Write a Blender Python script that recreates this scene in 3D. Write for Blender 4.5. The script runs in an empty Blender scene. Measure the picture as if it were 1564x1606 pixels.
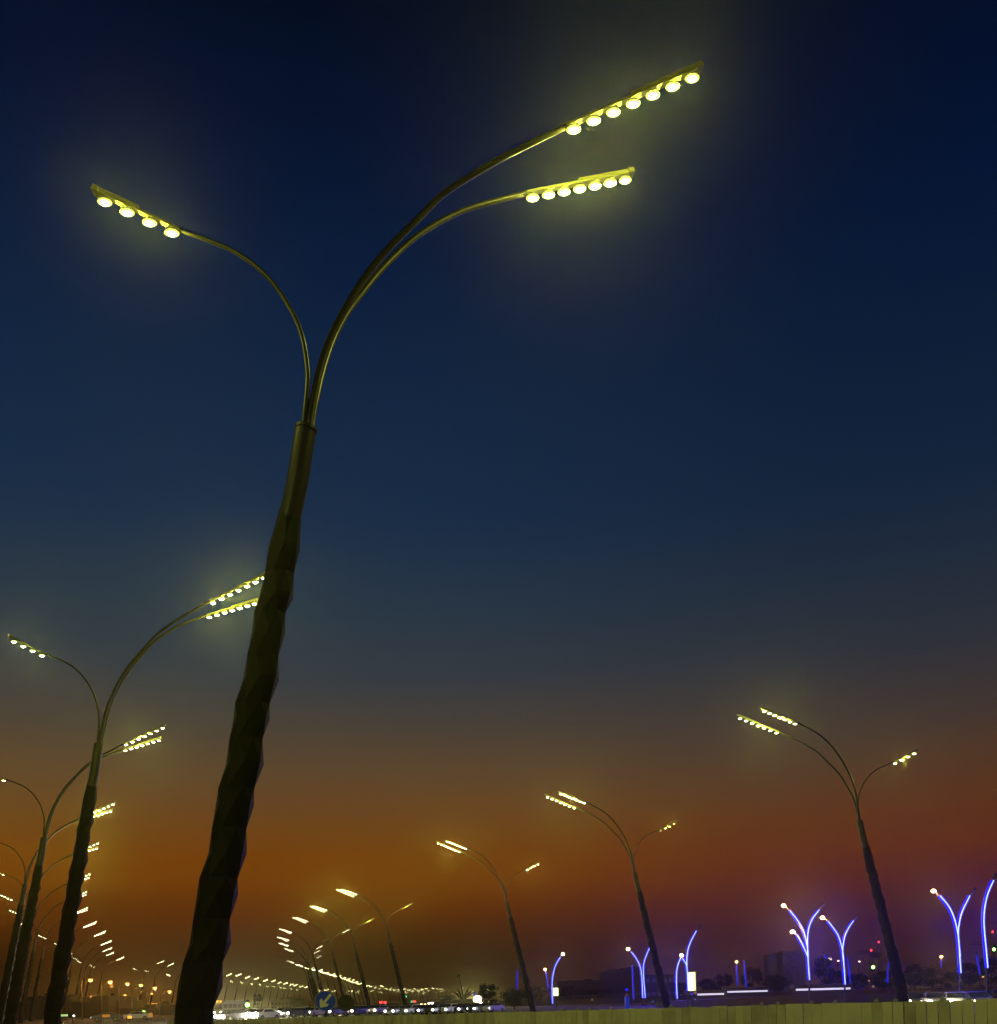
import bpy, math, random
from mathutils import Vector, Matrix
random.seed(7)
SC = bpy.context.scene
COL = SC.collection
# ------------------------------------------------------------------ camera
HC = 1.8                     # eye height
ROLL = math.radians(1.5)
FPX = 1500.0                 # focal length in photo pixels
CX, CY = 782.0, 1568.0       # optical axis in the photo (rising-front lens)
CR, SR = math.cos(ROLL), math.sin(ROLL)
cam_d = bpy.data.cameras.new("camera"); cam = bpy.data.objects.new("camera", cam_d); COL.objects.link(cam)
cam_d.sensor_fit = 'VERTICAL'; cam_d.sensor_height = 24.0; cam_d.lens = 24.0*FPX/1606.0
cam_d.shift_y = (CY-803.0)/1606.0
cam_d.clip_start = 0.1; cam_d.clip_end = 20000
Rv, Uv, Fv = Vector((CR, 0, -SR)), Vector((SR, 0, CR)), Vector((0, 1, 0))
cam.matrix_world = Matrix(((Rv.x, Uv.x, -Fv.x, 0), (Rv.y, Uv.y, -Fv.y, 0), (Rv.z, Uv.z, -Fv.z, HC), (0, 0, 0, 1)))
SC.camera = cam
# ------------------------------------------------------------------ render / view
SC.view_settings.view_transform = 'Standard'; SC.view_settings.look = 'None'
SC.view_settings.exposure = 0; SC.view_settings.gamma = 1; SC.view_settings.use_curve_mapping = False
SC.render.engine = 'CYCLES'
cy = SC.cycles
cy.use_denoising = True; cy.max_bounces = 4; cy.diffuse_bounces = 2; cy.glossy_bounces = 2
cy.volume_bounces = 0; cy.sample_clamp_indirect = 2.0; cy.use_light_tree = True
cy.use_adaptive_sampling = False
try: cy.denoiser = 'OPENIMAGEDENOISE'
except Exception: pass
# ------------------------------------------------------------------ sky: dusk gradient by real elevation and azimuth
def lin(c): return tuple((x/255/12.92 if x/255 <= .04045 else ((x/255+.055)/1.055)**2.4) for x in c)
world = bpy.data.worlds.new("World"); SC.world = world; world.use_nodes = True
nt = world.node_tree; nt.nodes.clear()
def N(t, tree=None): return (tree or nt).nodes.new(t)
tc = N('ShaderNodeTexCoord'); sep = N('ShaderNodeSeparateXYZ'); nt.links.new(tc.outputs['Generated'], sep.inputs[0])
def M2(op, a, b=None):
    n = N('ShaderNodeMath'); n.operation = op
    for i, v in enumerate((a, b)):
        if v is None: continue
        if isinstance(v, (int, float)): n.inputs[i].default_value = v
        else: nt.links.new(v, n.inputs[i])
    return n.outputs[0]
hx = M2('SQRT', M2('ADD', M2('MULTIPLY', sep.outputs[0], sep.outputs[0]), M2('MULTIPLY', sep.outputs[1], sep.outputs[1])))
tanel = M2('DIVIDE', sep.outputs[2], M2('MAXIMUM', hx, 1e-4))
# patchy dusk haze bands
nz = N('ShaderNodeTexNoise'); nz.inputs['Scale'].default_value = 2.2; nz.inputs['Detail'].default_value = 3
mp = N('ShaderNodeMapping'); mp.inputs['Scale'].default_value = (1, 1, 7); nt.links.new(tc.outputs['Generated'], mp.inputs[0]); nt.links.new(mp.outputs[0], nz.inputs[0])
tj = M2('ADD', tanel, M2('MULTIPLY', M2('SUBTRACT', nz.outputs[0], .5), .03))
tr = M2('DIVIDE', tj, 1.25)
def ramp(stops):
    r = N('ShaderNodeValToRGB'); r.color_ramp.interpolation = 'EASE' if False else 'LINEAR'
    e = r.color_ramp.elements
    while len(e) > 1: e.remove(e[-1])
    first = True
    for p, c in stops:
        p = p/1.25
        if first: e[0].position = p; e[0].color = (*lin(c), 1); first = False
        else: k = e.new(p); k.color = (*lin(c), 1)
    nt.links.new(tr, r.inputs[0]); return r.outputs[0]
A = ramp([(0, (34, 27, 4)), (.02, (34, 21, 2)), (.045, (42, 17, 1)), (.07, (68, 27, 2)), (.095, (92, 38, 0)), (.125, (114, 56, 0)), (.15, (116, 60, 4)), (.18, (108, 64, 22)),
          (.23, (92, 68, 44)), (.28, (74, 64, 54)), (.335, (52, 58, 66)), (.40, (39, 54, 69)), (.5, (23, 44, 71)), (.765, (4, 25, 58)), (.9, (1, 15, 46)), (1.03, (0, 9, 32)), (1.25, (1, 6, 22))])
B = ramp([(0, (44, 26, 18)), (.02, (40, 18, 20)), (.045, (48, 17, 22)), (.07, (58, 20, 20)), (.105, (80, 32, 12)), (.14, (94, 44, 10)), (.175, (92, 50, 22)),
          (.22, (78, 54, 38)), (.27, (62, 52, 50)), (.33, (44, 48, 58)), (.40, (31, 43, 60)), (.5, (17, 35, 60)), (.765, (3, 20, 52)), (.9, (1, 13, 42)), (1.03, (1, 8, 28)), (1.25, (1, 6, 18))])
az = M2('ARCTAN2', sep.outputs[0], M2('MAXIMUM', sep.outputs[1], 1e-3))
mr = N('ShaderNodeMapRange'); mr.inputs[1].default_value = -.12; mr.inputs[2].default_value = .42; mr.interpolation_type = 'SMOOTHSTEP'
nt.links.new(az, mr.inputs[0])
mx = N('ShaderNodeMix'); mx.data_type = 'RGBA'; nt.links.new(mr.outputs[0], mx.inputs[0]); nt.links.new(A, mx.inputs[6]); nt.links.new(B, mx.inputs[7])
bg = N('ShaderNodeBackground'); bg.inputs[1].default_value = 1.0; nt.links.new(mx.outputs[2], bg.inputs[0])
wo = N('ShaderNodeOutputWorld'); nt.links.new(bg.outputs[0], wo.inputs[0])
# ------------------------------------------------------------------ helpers
def ray(px, py): return Fv + Rv*((px-CX)/FPX) + Uv*((CY-py)/FPX)
def P(px, py, d): return Vector((0, 0, HC)) + ray(px, py)*d
def depth_for_height(px, py, z): return (z-HC)/ray(px, py).z
def mat(name, color, rough=.6, metal=0.0, noise=0, bump=0, scale=5.0, emit=None, estr=0, light=False, spec=.5, alt=None):
    m = bpy.data.materials.new(name); m.use_nodes = True; t = m.node_tree; b = t.nodes['Principled BSDF']
    b.inputs['Base Color'].default_value = (*color, 1); b.inputs['Roughness'].default_value = rough; b.inputs['Metallic'].default_value = metal
    b.inputs['Specular IOR Level'].default_value = spec
    if noise or bump:
        c = t.nodes.new('ShaderNodeTexCoord'); n = t.nodes.new('ShaderNodeTexNoise'); n.inputs['Scale'].default_value = scale; n.inputs['Detail'].default_value = 6
        t.links.new(c.outputs['Object'], n.inputs['Vector'])
        if noise:
            r = t.nodes.new('ShaderNodeValToRGB'); t.links.new(n.outputs['Fac'], r.inputs[0])
            r.color_ramp.elements[0].position = .3; r.color_ramp.elements[1].position = .7
            a2 = alt or tuple(x*(1-noise) for x in color)
            r.color_ramp.elements[0].color = (*a2, 1); r.color_ramp.elements[1].color = (*color, 1)
            t.links.new(r.outputs[0], b.inputs['Base Color'])
        if bump:
            bp = t.nodes.new('ShaderNodeBump'); bp.inputs['Strength'].default_value = bump; bp.inputs['Distance'].default_value = .05
            t.links.new(n.outputs['Fac'], bp.inputs['Height']); t.links.new(bp.outputs[0], b.inputs['Normal'])
    if emit:
        b.inputs['Emission Color'].default_value = (*emit, 1); b.inputs['Emission Strength'].default_value = estr
        m.cycles.emission_sampling = 'AUTO' if light else 'NONE'
    return m
class MB:
    def __init__(s): s.v = []; s.f = []; s.mi = []; s.sm = []
    def add(s, vs, fs, mi=0, smooth=False):
        o = len(s.v); s.v += [tuple(v) for v in vs]
        for f in fs: s.f.append(tuple(i+o for i in f)); s.mi.append(mi); s.sm.append(smooth)
    def box(s, c, size, mi=0, ax=None):
        c = Vector(c); hx, hy, hz = (x/2 for x in size)
        X, Y, Z = ax or (Vector((1, 0, 0)), Vector((0, 1, 0)), Vector((0, 0, 1)))
        vs = [c+X*(a*hx)+Y*(b*hy)+Z*(d*hz) for d in (-1, 1) for b in (-1, 1) for a in (-1, 1)]
        s.add(vs, [(0, 2, 3, 1), (4, 5, 7, 6), (0, 1, 5, 4), (2, 6, 7, 3), (0, 4, 6, 2), (1, 3, 7, 5)], mi)
    def tube(s, pts, rad, n=12, mi=0, cap=True, smooth=True):
        pts = [Vector(p) for p in pts]; k = len(pts)
        if not hasattr(rad, '__len__'): rad = [rad]*k
        vs = []; ref = None
        for i, p in enumerate(pts):
            t = (pts[min(i+1, k-1)]-pts[max(i-1, 0)]).normalized()
            if ref is None: ref = Vector((0, 1, 0)) if abs(t.y) < .9 else Vector((1, 0, 0))
            a = (ref-t*ref.dot(t)).normalized(); ref = a; b = t.cross(a)
            vs += [p+(a*math.cos(2*math.pi*j/n)+b*math.sin(2*math.pi*j/n))*rad[i] for j in range(n)]
        fs = [(i*n+j, i*n+(j+1) % n, (i+1)*n+(j+1) % n, (i+1)*n+j) for i in range(k-1) for j in range(n)]
        s.add(vs, fs, mi, smooth)
        if cap: s.add(vs[:n], [tuple(range(n-1, -1, -1))], mi); s.add(vs[-n:], [tuple(range(n))], mi)
    def ball(s, c, r, mi=0, nu=12, nv=7):
        c = Vector(c); r = Vector(r) if hasattr(r, '__len__') else Vector((r, r, r)); vs = []
        for i in range(nv+1):
            th = math.pi*i/nv
            for j in range(nu):
                ph = 2*math.pi*j/nu
                vs.append(c+Vector((r.x*math.sin(th)*math.cos(ph), r.y*math.sin(th)*math.sin(ph), r.z*math.cos(th))))
        s.add(vs, [(i*nu+j, (i+1)*nu+j, (i+1)*nu+(j+1) % nu, i*nu+(j+1) % nu) for i in range(nv) for j in range(nu)], mi, True)
    def disc(s, c, r, nrm, th, mi=0, n=32):
        nrm = Vector(nrm).normalized(); s.tube([Vector(c)-nrm*th/2, Vector(c)+nrm*th/2], r, n, mi, True, False)
    def prism(s, pts, off, mi=0):
        pts = [Vector(p) for p in pts]; off = Vector(off); n = len(pts)
        s.add(pts+[p+off for p in pts], [tuple(range(n)), tuple(range(2*n-1, n-1, -1))]+[(i, i+n, (i+1) % n+n, (i+1) % n) for i in range(n)], mi)
    def mesh(s, name, mats):
        me = bpy.data.meshes.new(name); me.from_pydata(s.v, [], s.f)
        for m in (mats if isinstance(mats, (list, tuple)) else [mats]): me.materials.append(m)
        me.polygons.foreach_set('material_index', s.mi); me.polygons.foreach_set('use_smooth', s.sm); me.update(); return me
    def build(s, name, mats, parent=None, loc=None):
        o = bpy.data.objects.new(name, s.mesh(name, mats)); COL.objects.link(o); o.parent = parent
        if loc is not None: o.location = loc
        return o
def tag(o, label, cat=None, group=None, kind=None):
    if label: o['label'] = label
    if cat: o['category'] = cat
    if group: o['group'] = group
    if kind: o['kind'] = kind
    return o
def empty(name, loc=(0, 0, 0), rz=0):
    o = bpy.data.objects.new(name, None); COL.objects.link(o); o.location = loc; o.rotation_euler.z = rz; return o
def copy_tree(o, parent=None):
    c = o.copy(); COL.objects.link(c); c.parent = parent
    for ch in KIDS.get(o.name, []): KIDS.setdefault(c.name, []).append(copy_tree(ch, c))
    return c
KIDS = {}
def kid(o):
    KIDS.setdefault(o.parent.name, []).append(o); return o
# ------------------------------------------------------------------ materials
LAMPCOL = (.96, 1.0, .15)
m_trunk = mat('trunk_metal', (.008, .0072, .0055), .62, .0, noise=.35, bump=.35, scale=5.0, spec=.12)
m_arm = mat('painted_arm', (.024, .021, .004), .36, .05, noise=.2, scale=8)
m_head = mat('head_metal', (.24, .23, .08), .45, .1)
m_halo_rim = mat('halo_rim_glow', (.8, .8, .4), .4, emit=(.92, 1, .16), estr=1.25)  # added emissive rim imitating the glare fringe around each lens
m_lens = mat('lens_glow', (.8, .8, .7), .3, emit=(1, .96, .62), estr=36)
m_lensfar = mat('lens_glow_far', (.8, .8, .7), .3, emit=(1, .93, .40), estr=34)
m_lensdim = mat('lens_glow_dim', (.8, .8, .7), .3, emit=(1, .86, .22), estr=1.1)
m_ground = mat('ground_sand', (.12, .10, .075), .95, noise=.4, bump=.3, scale=.4)
m_asph = mat('asphalt', (.05, .05, .052), .8, noise=.25, bump=.2, scale=3)
m_white = mat('road_paint', (.7, .7, .66), .6)
m_conc = mat('concrete', (.28, .27, .24), .85, noise=.25, bump=.15, scale=1.2)
m_fence = mat('fence_board', (.74, .73, .56), .6, noise=.22, bump=.12, scale=1.4)
m_fenceb = mat('fence_board_dull', (.66, .65, .48), .65, noise=.3, bump=.12, scale=2.3)
m_fencec = mat('fence_board_stained', (.58, .56, .42), .7, noise=.4, bump=.15, scale=3.1)
m_fence2 = mat('fence_clip', (.36, .36, .30), .5, noise=.2, scale=9)
m_dark = mat('dark_metal', (.03, .03, .03), .5, .4)
m_blue1 = mat('blue_glow', (0, 0, .03), .4, emit=(.0, .002, 1.0), estr=1.3, light=True)  # emission around the strip core stands in for its blue halo
m_blue1d = mat('blue_sleeve_weak', (.02, .02, .3), .4, emit=(.01, .015, .6), estr=.8)
m_blue2 = mat('blue_core', (.0, .0, .05), .4, emit=(.26, .32, 1.0), estr=3.2)
m_sod = mat('sodium_bulb', (1, .8, .5), .4, emit=(1, .42, .09), estr=3.0)
m_sodw = mat('warm_bulb', (1, .9, .7), .4, emit=(1, .74, .34), estr=6)
m_head_l = mat('headlight_glow', (1, 1, 1), .2, emit=(1, .86, .66), estr=30)
m_head_c = mat('headlight_cool', (1, 1, 1), .2, emit=(.80, .88, 1.0), estr=9)
m_red = mat('red_lamp', (.5, .02, .02), .3, emit=(1, .03, .03), estr=6)
m_amber = mat('amber_lamp', (.6, .2, .02), .3, emit=(1, .24, .02), estr=7)
m_green = mat('green_lamp', (.1, .6, .2), .3, emit=(.28, 1, .10), estr=14)
m_green2 = mat('teal_lamp', (.1, .6, .2), .3, emit=(.02, .9, .30), estr=1.6)
m_glass = mat('dark_glass', (.02, .022, .03), .08, .0)
m_tyre = mat('rubber', (.02, .02, .02), .85)
m_leaf = mat('leaf', (.022, .028, .012), .7, noise=.5, scale=2.0)
m_bark = mat('bark', (.07, .055, .04), .9, bump=.4, scale=8)
m_bld = mat('building_wall', (.022, .021, .02), .85, noise=.2, scale=.3)
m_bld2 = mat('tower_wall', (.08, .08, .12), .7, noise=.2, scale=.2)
m_win = mat('window_dark', (.03, .03, .05), .2)
m_winlit = mat('window_faint', (.1, .1, .1), .4, emit=(.16, .10, .24), estr=.18)
m_signblue = mat('sign_blue', (.008, .07, .9), .35)
m_signcream = mat('sign_cream', (.85, .83, .66), .5)
m_signrim = mat('sign_rim', (.42, .44, .34), .4)
m_adlit = mat('lit_panel', (.9, .9, .8), .4, emit=(1, 1, .78), estr=1.5)
m_adedge = mat('lit_edge', (.8, .9, .2), .4, emit=(.75, .95, .08), estr=1.0)
# ------------------------------------------------------------------ ground, road
g = MB(); g.add([(-3900, -90, 0), (3900, -90, 0), (3900, 5400, 0), (-3900, 5400, 0)], [(0, 1, 2, 3)])
tag(g.build('ground', m_ground), 'dark sandy ground spreading to the horizon', kind='structure')
# ------------------------------------------------------------------ tall triple-arm street lamps
D0 = 20.0
LEFT = [(788, 443), (812, 438), (856, 421), (900, 418), (935, 407), (987, 396), (1034, 390), (1060, 382), (1079, 380), (1120, 367), (1170, 362), (1194, 355), (1215, 353), (1259, 339), (1306, 335), (1329, 328), (1351, 326), (1399, 309), (1451, 306), (1473, 298), (1497, 296), (1542, 279), (1580, 279), (1620, 272), (1660, 268), (1700, 254)]
RIGHT = [(788, 474.5), (812, 472), (862, 468), (880, 463), (935, 458), (964, 447), (995, 445), (1024, 437), (1067, 435), (1105, 423), (1132, 420), (1157, 412), (1200, 411), (1241, 398), (1267, 395), (1296, 387), (1341, 384), (1381, 372), (1408, 370), (1434, 361), (1483, 359), (1517, 347), (1554, 345), (1580, 335), (1625, 332), (1655, 320), (1700, 316)]
def interp(tab, y):
    for (a, xa), (b, xb) in zip(tab, tab[1:]):
        if a <= y <= b: return xa+(xb-xa)*(y-a)/(b-a)
    return tab[-1][1]
levels = [788, 859, 900, 935, 962, 991, 1029, 1064, 1105, 1125, 1160, 1197, 1238, 1262, 1301, 1337, 1378, 1403, 1443, 1480, 1510, 1548, 1582, 1622, 1658, 1700]
base = P(283, 1700, D0); base.z = 0
def L3(px, py, d=D0): return P(px, py, d)-base
tr_rings = []
for k, y in enumerate(levels):
    xl, xr = interp(LEFT, y), interp(RIGHT, y); c = L3((xl+xr)/2, y); hw = (xr-xl)/2/FPX*D0*(.96 if k == 0 else 1)
    if k == len(levels)-1: c.z = -.05
    n = 7; ph = k*math.pi/7; round_ = 1
    loc = []
    for j in range(n):
        a = ph+2*math.pi*j/n; r = 1.0
        if j % 2: r = round_+(1-round_)*math.cos(math.pi/6)*.985
        loc.append([r*math.cos(a), r*math.sin(a)])
    mxx, mn = max(q[0] for q in loc), min(q[0] for q in loc)
    tr_rings.append([c+Vector(((2*(q[0]-mn)/(mxx-mn)-1)*hw, q[1]*hw*.95, 0)) for q in loc])
def trunk_mb(step=1):
    m = MB(); R = tr_rings[::step]; n = 7; vs = [v for r in R for v in r]; fs = []
    for i in range(len(R)-1):
        for j in range(n):
            a, b, c, d = i*n+j, i*n+(j+1) % n, (i+1)*n+(j+1) % n, (i+1)*n+j
            fs += [(a, d, b), (b, d, c)]
    m.add(vs, fs); m.add(R[0], [tuple(range(n-1, -1, -1))]); return m
def smooth(pts, sub=5):
    out = []; n = len(pts)
    for i in range(n-1):
        p0, p1, p2, p3 = pts[max(i-1, 0)], pts[i], pts[i+1], pts[min(i+2, n-1)]
        for s in range(sub):
            t = s/sub; out.append(.5*((2*p1)+(p2-p0)*t+(2*p0-5*p1+4*p2-p3)*t*t+(3*p1-p0-3*p2+p3)*t**3))
    out.append(pts[-1]); return out
def armpath(px, d_end):
    ln = [0]
    for (a, b), (c, d) in zip(px, px[1:]): ln.append(ln[-1]+math.hypot(c-a, d-b))
    return smooth([L3(x, y, D0+(d_end-D0)*(l/ln[-1])**1.0) for (x, y), l in zip(px, ln)])
DA, DB, DC = 20.4, 22.7, 19.85
pathA = [(484, 690), (487, 655), (494, 616), (503, 575), (519, 529), (542, 484), (573, 434), (610, 389), (651, 348), (691, 308), (732, 280), (778, 253), (823, 230), (888, 198)]
pathB = [(487, 690), (490, 655), (498, 616), (508, 575), (524, 529), (545, 490), (568, 459), (594, 427), (621, 399), (644, 378), (666, 362), (697, 344), (733, 328), (778, 315), (826, 303)]
pathC = [(476, 690), (478, 655), (482, 615), (483, 585), (478, 545), (468, 510), (450, 475), (425, 440), (392, 410), (350, 386), (283, 361)]
def endpos(px, py, dep): return L3(px, py, dep)
arms = []
for path, tip, dd, n, r0, r1 in ((pathA, (1098, 107), DA, 7, .085, .056), (pathB, (990, 272), DB, 7, .078, .056), (pathC, (150, 300), DC, 4, .058, .042)):
    d1 = D0+(dd-D0)*.78
    pts = armpath(path, d1); s = L3(*path[-1], d1); e = L3(*tip, dd)
    arms.append((pts, s, e, n, r0, r1))
def head_mb(s, e, n, lo=False):
    m = MB(); d = (e-s); L = d.length; d.normalize(); side = Vector((-d.y, d.x, 0)).normalized(); up = d.cross(side)
    if up.z < 0: up = -up
    m.box((s+e)/2, (L, .13, .05), 0, (d, side, up))
    m.box(s+d*L*.74+up*.045, (L*.5, .17, .035), 0, (d, side, up))
    m.box(e-d*.02+up*.01, (.14, .22, .10), 0, (d, side, up))
    lens = []
    for k in range(n):
        p = s+d*(L*(k+.35)/(n-.22)) - up*.03
        q = p-Vector((0, 0, .09))
        m.box(p-Vector((0, 0, .03)), (.05, .05, .09)); m.box(q, (.22, .17, .045))
        for b in (-1, 1): m.box(q+Vector((0, 0, .035))+d*(.07*b), (.02, .14, .03))
        lens.append(q-Vector((0, 0, .022)))
    return m, lens
TIPA = arms[0][2]
NL = []   # bulbs
proto = empty('street_lamp'); tag(proto, 'tallest street lamp with faceted leaning trunk filling the left foreground', 'street lamp', 'tall triple armed street lamps along the road')
kid(trunk_mb().build('trunk', m_trunk, proto))
cm = MB(); cpts = [L3(447, 850), L3(455, 812), L3(466, 760), L3(480, 672)]
cm.tube(cpts, [.222, .227, .226, .222], 28); cm.tube([L3(479.6, 676), L3(480.2, 671)], .236, 28)
kid(cm.build('collar', m_arm, proto))
lens_me = MB(); lens_me.ball((0, 0, -.008), (.098, .07, .034), 0, 14, 6); lens_me.ball((0, 0, .004), (.15, .115, .022), 1, 16, 6); lens_mesh = lens_me.mesh('lens', [m_lens, m_halo_rim])
HEADS = []
for pts, s, e, n, r0, r1 in arms:
    a = MB(); k = len(pts); a.tube(pts+[s+(e-s).normalized()*.12], [r0+(r1-r0)*i/(k-1) for i in range(k)]+[r1*.9], 14)
    arm = kid(a.build('arm', m_arm, proto))
    hm, lens = head_mb(s, e, n); head = kid(hm.build('lamp_head', m_head, proto)); HEADS.append((head, lens))
    for q in lens:
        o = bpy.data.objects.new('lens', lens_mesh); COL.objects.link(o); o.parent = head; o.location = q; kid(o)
# far version: one light mesh
def far_mesh():
    m = MB(); t = trunk_mb(2); m.add(t.v, t.f, 0); m.tube([L3(455, 812), L3(480, 672)], .23, 8, 0)
    for pts, s, e, n, r0, r1 in arms:
        k = len(pts[::4]); m.tube(pts[::4]+[s], [r0+(r1-r0)*i/k for i in range(k+1)], 5, 0)
        d = (e-s).normalized(); side = Vector((-d.y, d.x, 0)).normalized(); up = d.cross(side); up = up if up.z > 0 else -up
        m.box((s+e)/2, ((e-s).length, .2, .08), 0, (d, side, up))
        mi = 1
        for q in range(n):
            m.ball(s+d*((e-s).length*(q+.35)/(n-.22))-Vector((0, 0, .13)), (.14, .12, .07), mi, 6, 4)
    return m.mesh('far_lamp', [m_trunk, m_lensfar])
far_me = far_mesh()
ORD = ['first', 'second', 'third', 'fourth', 'fifth', 'sixth', 'seventh', 'eighth', 'ninth', 'tenth', 'eleventh', 'twelfth', 'thirteenth', 'fourteenth', 'fifteenth', 'sixteenth', 'seventeenth']
# ---- placement from the tip of the upper arm
def place_base(px, py, side, yaw=0.0, sc=1.0, sx=1.0):
    rz = yaw+(0 if side < 0 else math.pi)
    d = depth_for_height(px, py, TIPA.z*sc); tip = P(px, py, d)
    off = Matrix.Rotation(rz, 3, 'Z') @ Vector((TIPA.x*sx, TIPA.y, TIPA.z))
    return Vector((tip.x-off.x, tip.y-off.y, 0)), rz, d
POWER = 1.0
def bulb(loc, power, color, rad, parent=None, name='bulb'):
    l = bpy.data.lights.new(name, 'POINT'); l.energy = power; l.color = color; l.shadow_soft_size = rad
    o = bpy.data.objects.new(name, l); COL.objects.link(o); o.location = loc; o.parent = parent; return o
def lamp_lights(root, mode, p):
    for (head, lens) in HEADS:
        if mode == 2:
            for q in lens: bulb(q-Vector((0, 0, .045)), p, LAMPCOL, .008, root)
        else:
            c = sum(lens, Vector())/len(lens); bulb(c-Vector((0, 0, .25)), p*len(lens), LAMPCOL, .12, root)
LPOW = 170.0
proto.location = base
left_tips = [(419, 899), (259, 1137), (180, 1258), (155, 1320), (142, 1369), (137, 1397), (138, 1422), (152, 1444), (166, 1459), (175, 1474), (176, 1485), (180, 1492), (195, 1500), (258, 1506), (273, 1510)]
L_lab = ['second tall lamp of the left row, its lit heads touching the big foreground trunk',
         'third tall lamp of the left row, its two long heads above orange sky', 'fourth tall lamp of the left row, close behind the third trunk',
         'fifth tall lamp of the left row, rising behind two thick trunks', 'sixth tall lamp of the left row at the photo\'s left edge', 'seventh tall lamp of the left row among crossing arms',
         'eighth tall lamp of the left row, one head clear of the trunk', 'ninth tall lamp of the left row below the eighth head', 'tenth tall lamp of the left row with very bright heads',
         'eleventh tall lamp of the left row with full curved arm visible', 'twelfth tall lamp of the left row just under the eleventh', 'thirteenth tall lamp of the left row above orange street lights',
         'fourteenth tall lamp of the left row, its head standing apart at right', 'small hazy tall lamp above the orange lights, left one of a close pair', 'small hazy tall lamp beside the big trunk, right one of a close pair']
right_tips = [(1157, 1122), (856, 1247), (685, 1320), (528, 1394), (486, 1420), (459, 1438), (438, 1456), (435, 1469), (437, 1478), (446, 1487), (450, 1506)]
R_lab = ['largest tall lamp of the right row, standing behind blue lit lamps', 'second tall lamp of the right row, two lit heads at left and dark short head', 'third tall lamp of the right row with brightly lit short arm',
         'fourth tall lamp of the right row, right of the round blue sign', 'fifth tall lamp of the right row, unlit short arm over the round blue sign', 'sixth tall lamp of the right row, arm directly above the round blue sign',
         'seventh tall lamp of the right row with bright white head', 'eighth tall lamp of the right row beneath the bright white head', 'ninth tall lamp of the right row, head just under the eighth',
         'tenth tall lamp of the right row, head stepping right again', 'eleventh tall lamp of the right row where the arc of heads begins to fall']
GRP = 'tall triple armed street lamps along the road'
LB = [base.copy()]; RB = []
lamp_lights(proto, 2, LPOW)
for i, (px, py) in enumerate(left_tips):
    b, rz, d = place_base(px, py, -1, random.uniform(-.03, .03), sx=.91 if i == 0 else 1.0); LB.append(b)
    o = copy_tree(proto); o.scale.x = .91 if i == 0 else 1.0; o.location = b; o.rotation_euler.z = rz; tag(o, L_lab[i], None, GRP)
    if i == 0: lamp_lights(o, 2, LPOW)
    elif i < 5: lamp_lights(o, 1, LPOW*.5)
R_tilt = [.0, 0, 0, 0]
dim_mesh = lens_me.mesh('lens', [m_lensdim, m_head])
for i, (px, py) in enumerate(right_tips):
    b, rz, d = place_base(px, py, 1, random.uniform(-.05, .05)); RB.append(b)
    o = copy_tree(proto)
    if i in (1, 3, 4, 6):
        for l in KIDS[[h for h in KIDS[o.name] if h.name.startswith('lamp_head')][2].name]: l.data = dim_mesh
    o.location = b; o.rotation_euler.z = rz; tag(o, R_lab[i], None, GRP)
    if i < 5: lamp_lights(o, 1, LPOW*.7)
for (x, y), l in (((-27, -9), 'added unseen tall lamp left behind the viewer, standing in for the fence light'),):  # added out-of-frame lamp, stands in for whatever lights the near fence side
    o = copy_tree(proto); o.location = (x, y, 0); tag(o, l, None, GRP); lamp_lights(o, 1, LPOW*2.4)
print('LB', [tuple(round(c, 1) for c in b) for b in LB]); print('RB', [tuple(round(c, 1) for c in b) for b in RB])
# far lamps: tiny in the photo, one mesh each
farL = [(302, 1518), (333, 1523), (363, 1527), (378, 1527), (392, 1531), (406, 1533), (420, 1536), (432, 1537), (441, 1540), (451, 1541), (460, 1543), (466, 1544), (475, 1546), (483, 1547)]
farR = [(464, 1512), (477, 1517), (489, 1520), (501, 1523), (511, 1526), (519, 1528.5), (527, 1531), (535, 1533.5), (543, 1537), (550, 1539), (557, 1541), (571, 1545), (579, 1546), (597, 1546), (604, 1550), (610, 1552), (616, 1552)]
farC = [(545, 1553), (554, 1553), (563, 1554), (574, 1554), (585, 1553), (596, 1556), (624, 1552), (630, 1550), (636, 1550.5), (642, 1552), (648, 1550), (653, 1552), (660, 1551), (640, 1556), (647, 1557), (656, 1556), (663, 1558),
        (671, 1549.5), (678, 1549), (684, 1550), (692, 1550), (694, 1554), (708, 1557), (718, 1557), (723, 1549), (752, 1549), (757, 1550), (500, 1552), (508, 1552), (516, 1551), (528, 1553), (648, 1554), (655, 1554), (651, 1560)]
for i, (px, py) in enumerate(farL):
    b, rz, d = place_base(px, py, -1); o = bpy.data.objects.new('street_lamp', far_me); COL.objects.link(o); o.location = b; o.rotation_euler.z = rz; LB.append(b)
    tag(o, ORD[i]+' tiny pale lamp, counted from the big trunk towards the round blue sign', 'street lamp', 'far lamps between the big trunk and the round sign')
    if i in (2, 5, 9): bulb(b+Vector((3, 0, 17)), 500, LAMPCOL, .6)
for i, (px, py) in enumerate(farR):
    b, rz, d = place_base(px, py, 1); o = bpy.data.objects.new('street_lamp', far_me); COL.objects.link(o); o.location = b; o.rotation_euler.z = rz; RB.append(b)
    tag(o, ORD[i]+' tiny lamp down the falling line of lights, counted from its top left', 'street lamp', 'far lamps in the falling line of lights')
    if i in (1, 6, 11): bulb(b+Vector((-3, 0, 17)), 500, LAMPCOL, .6)
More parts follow.
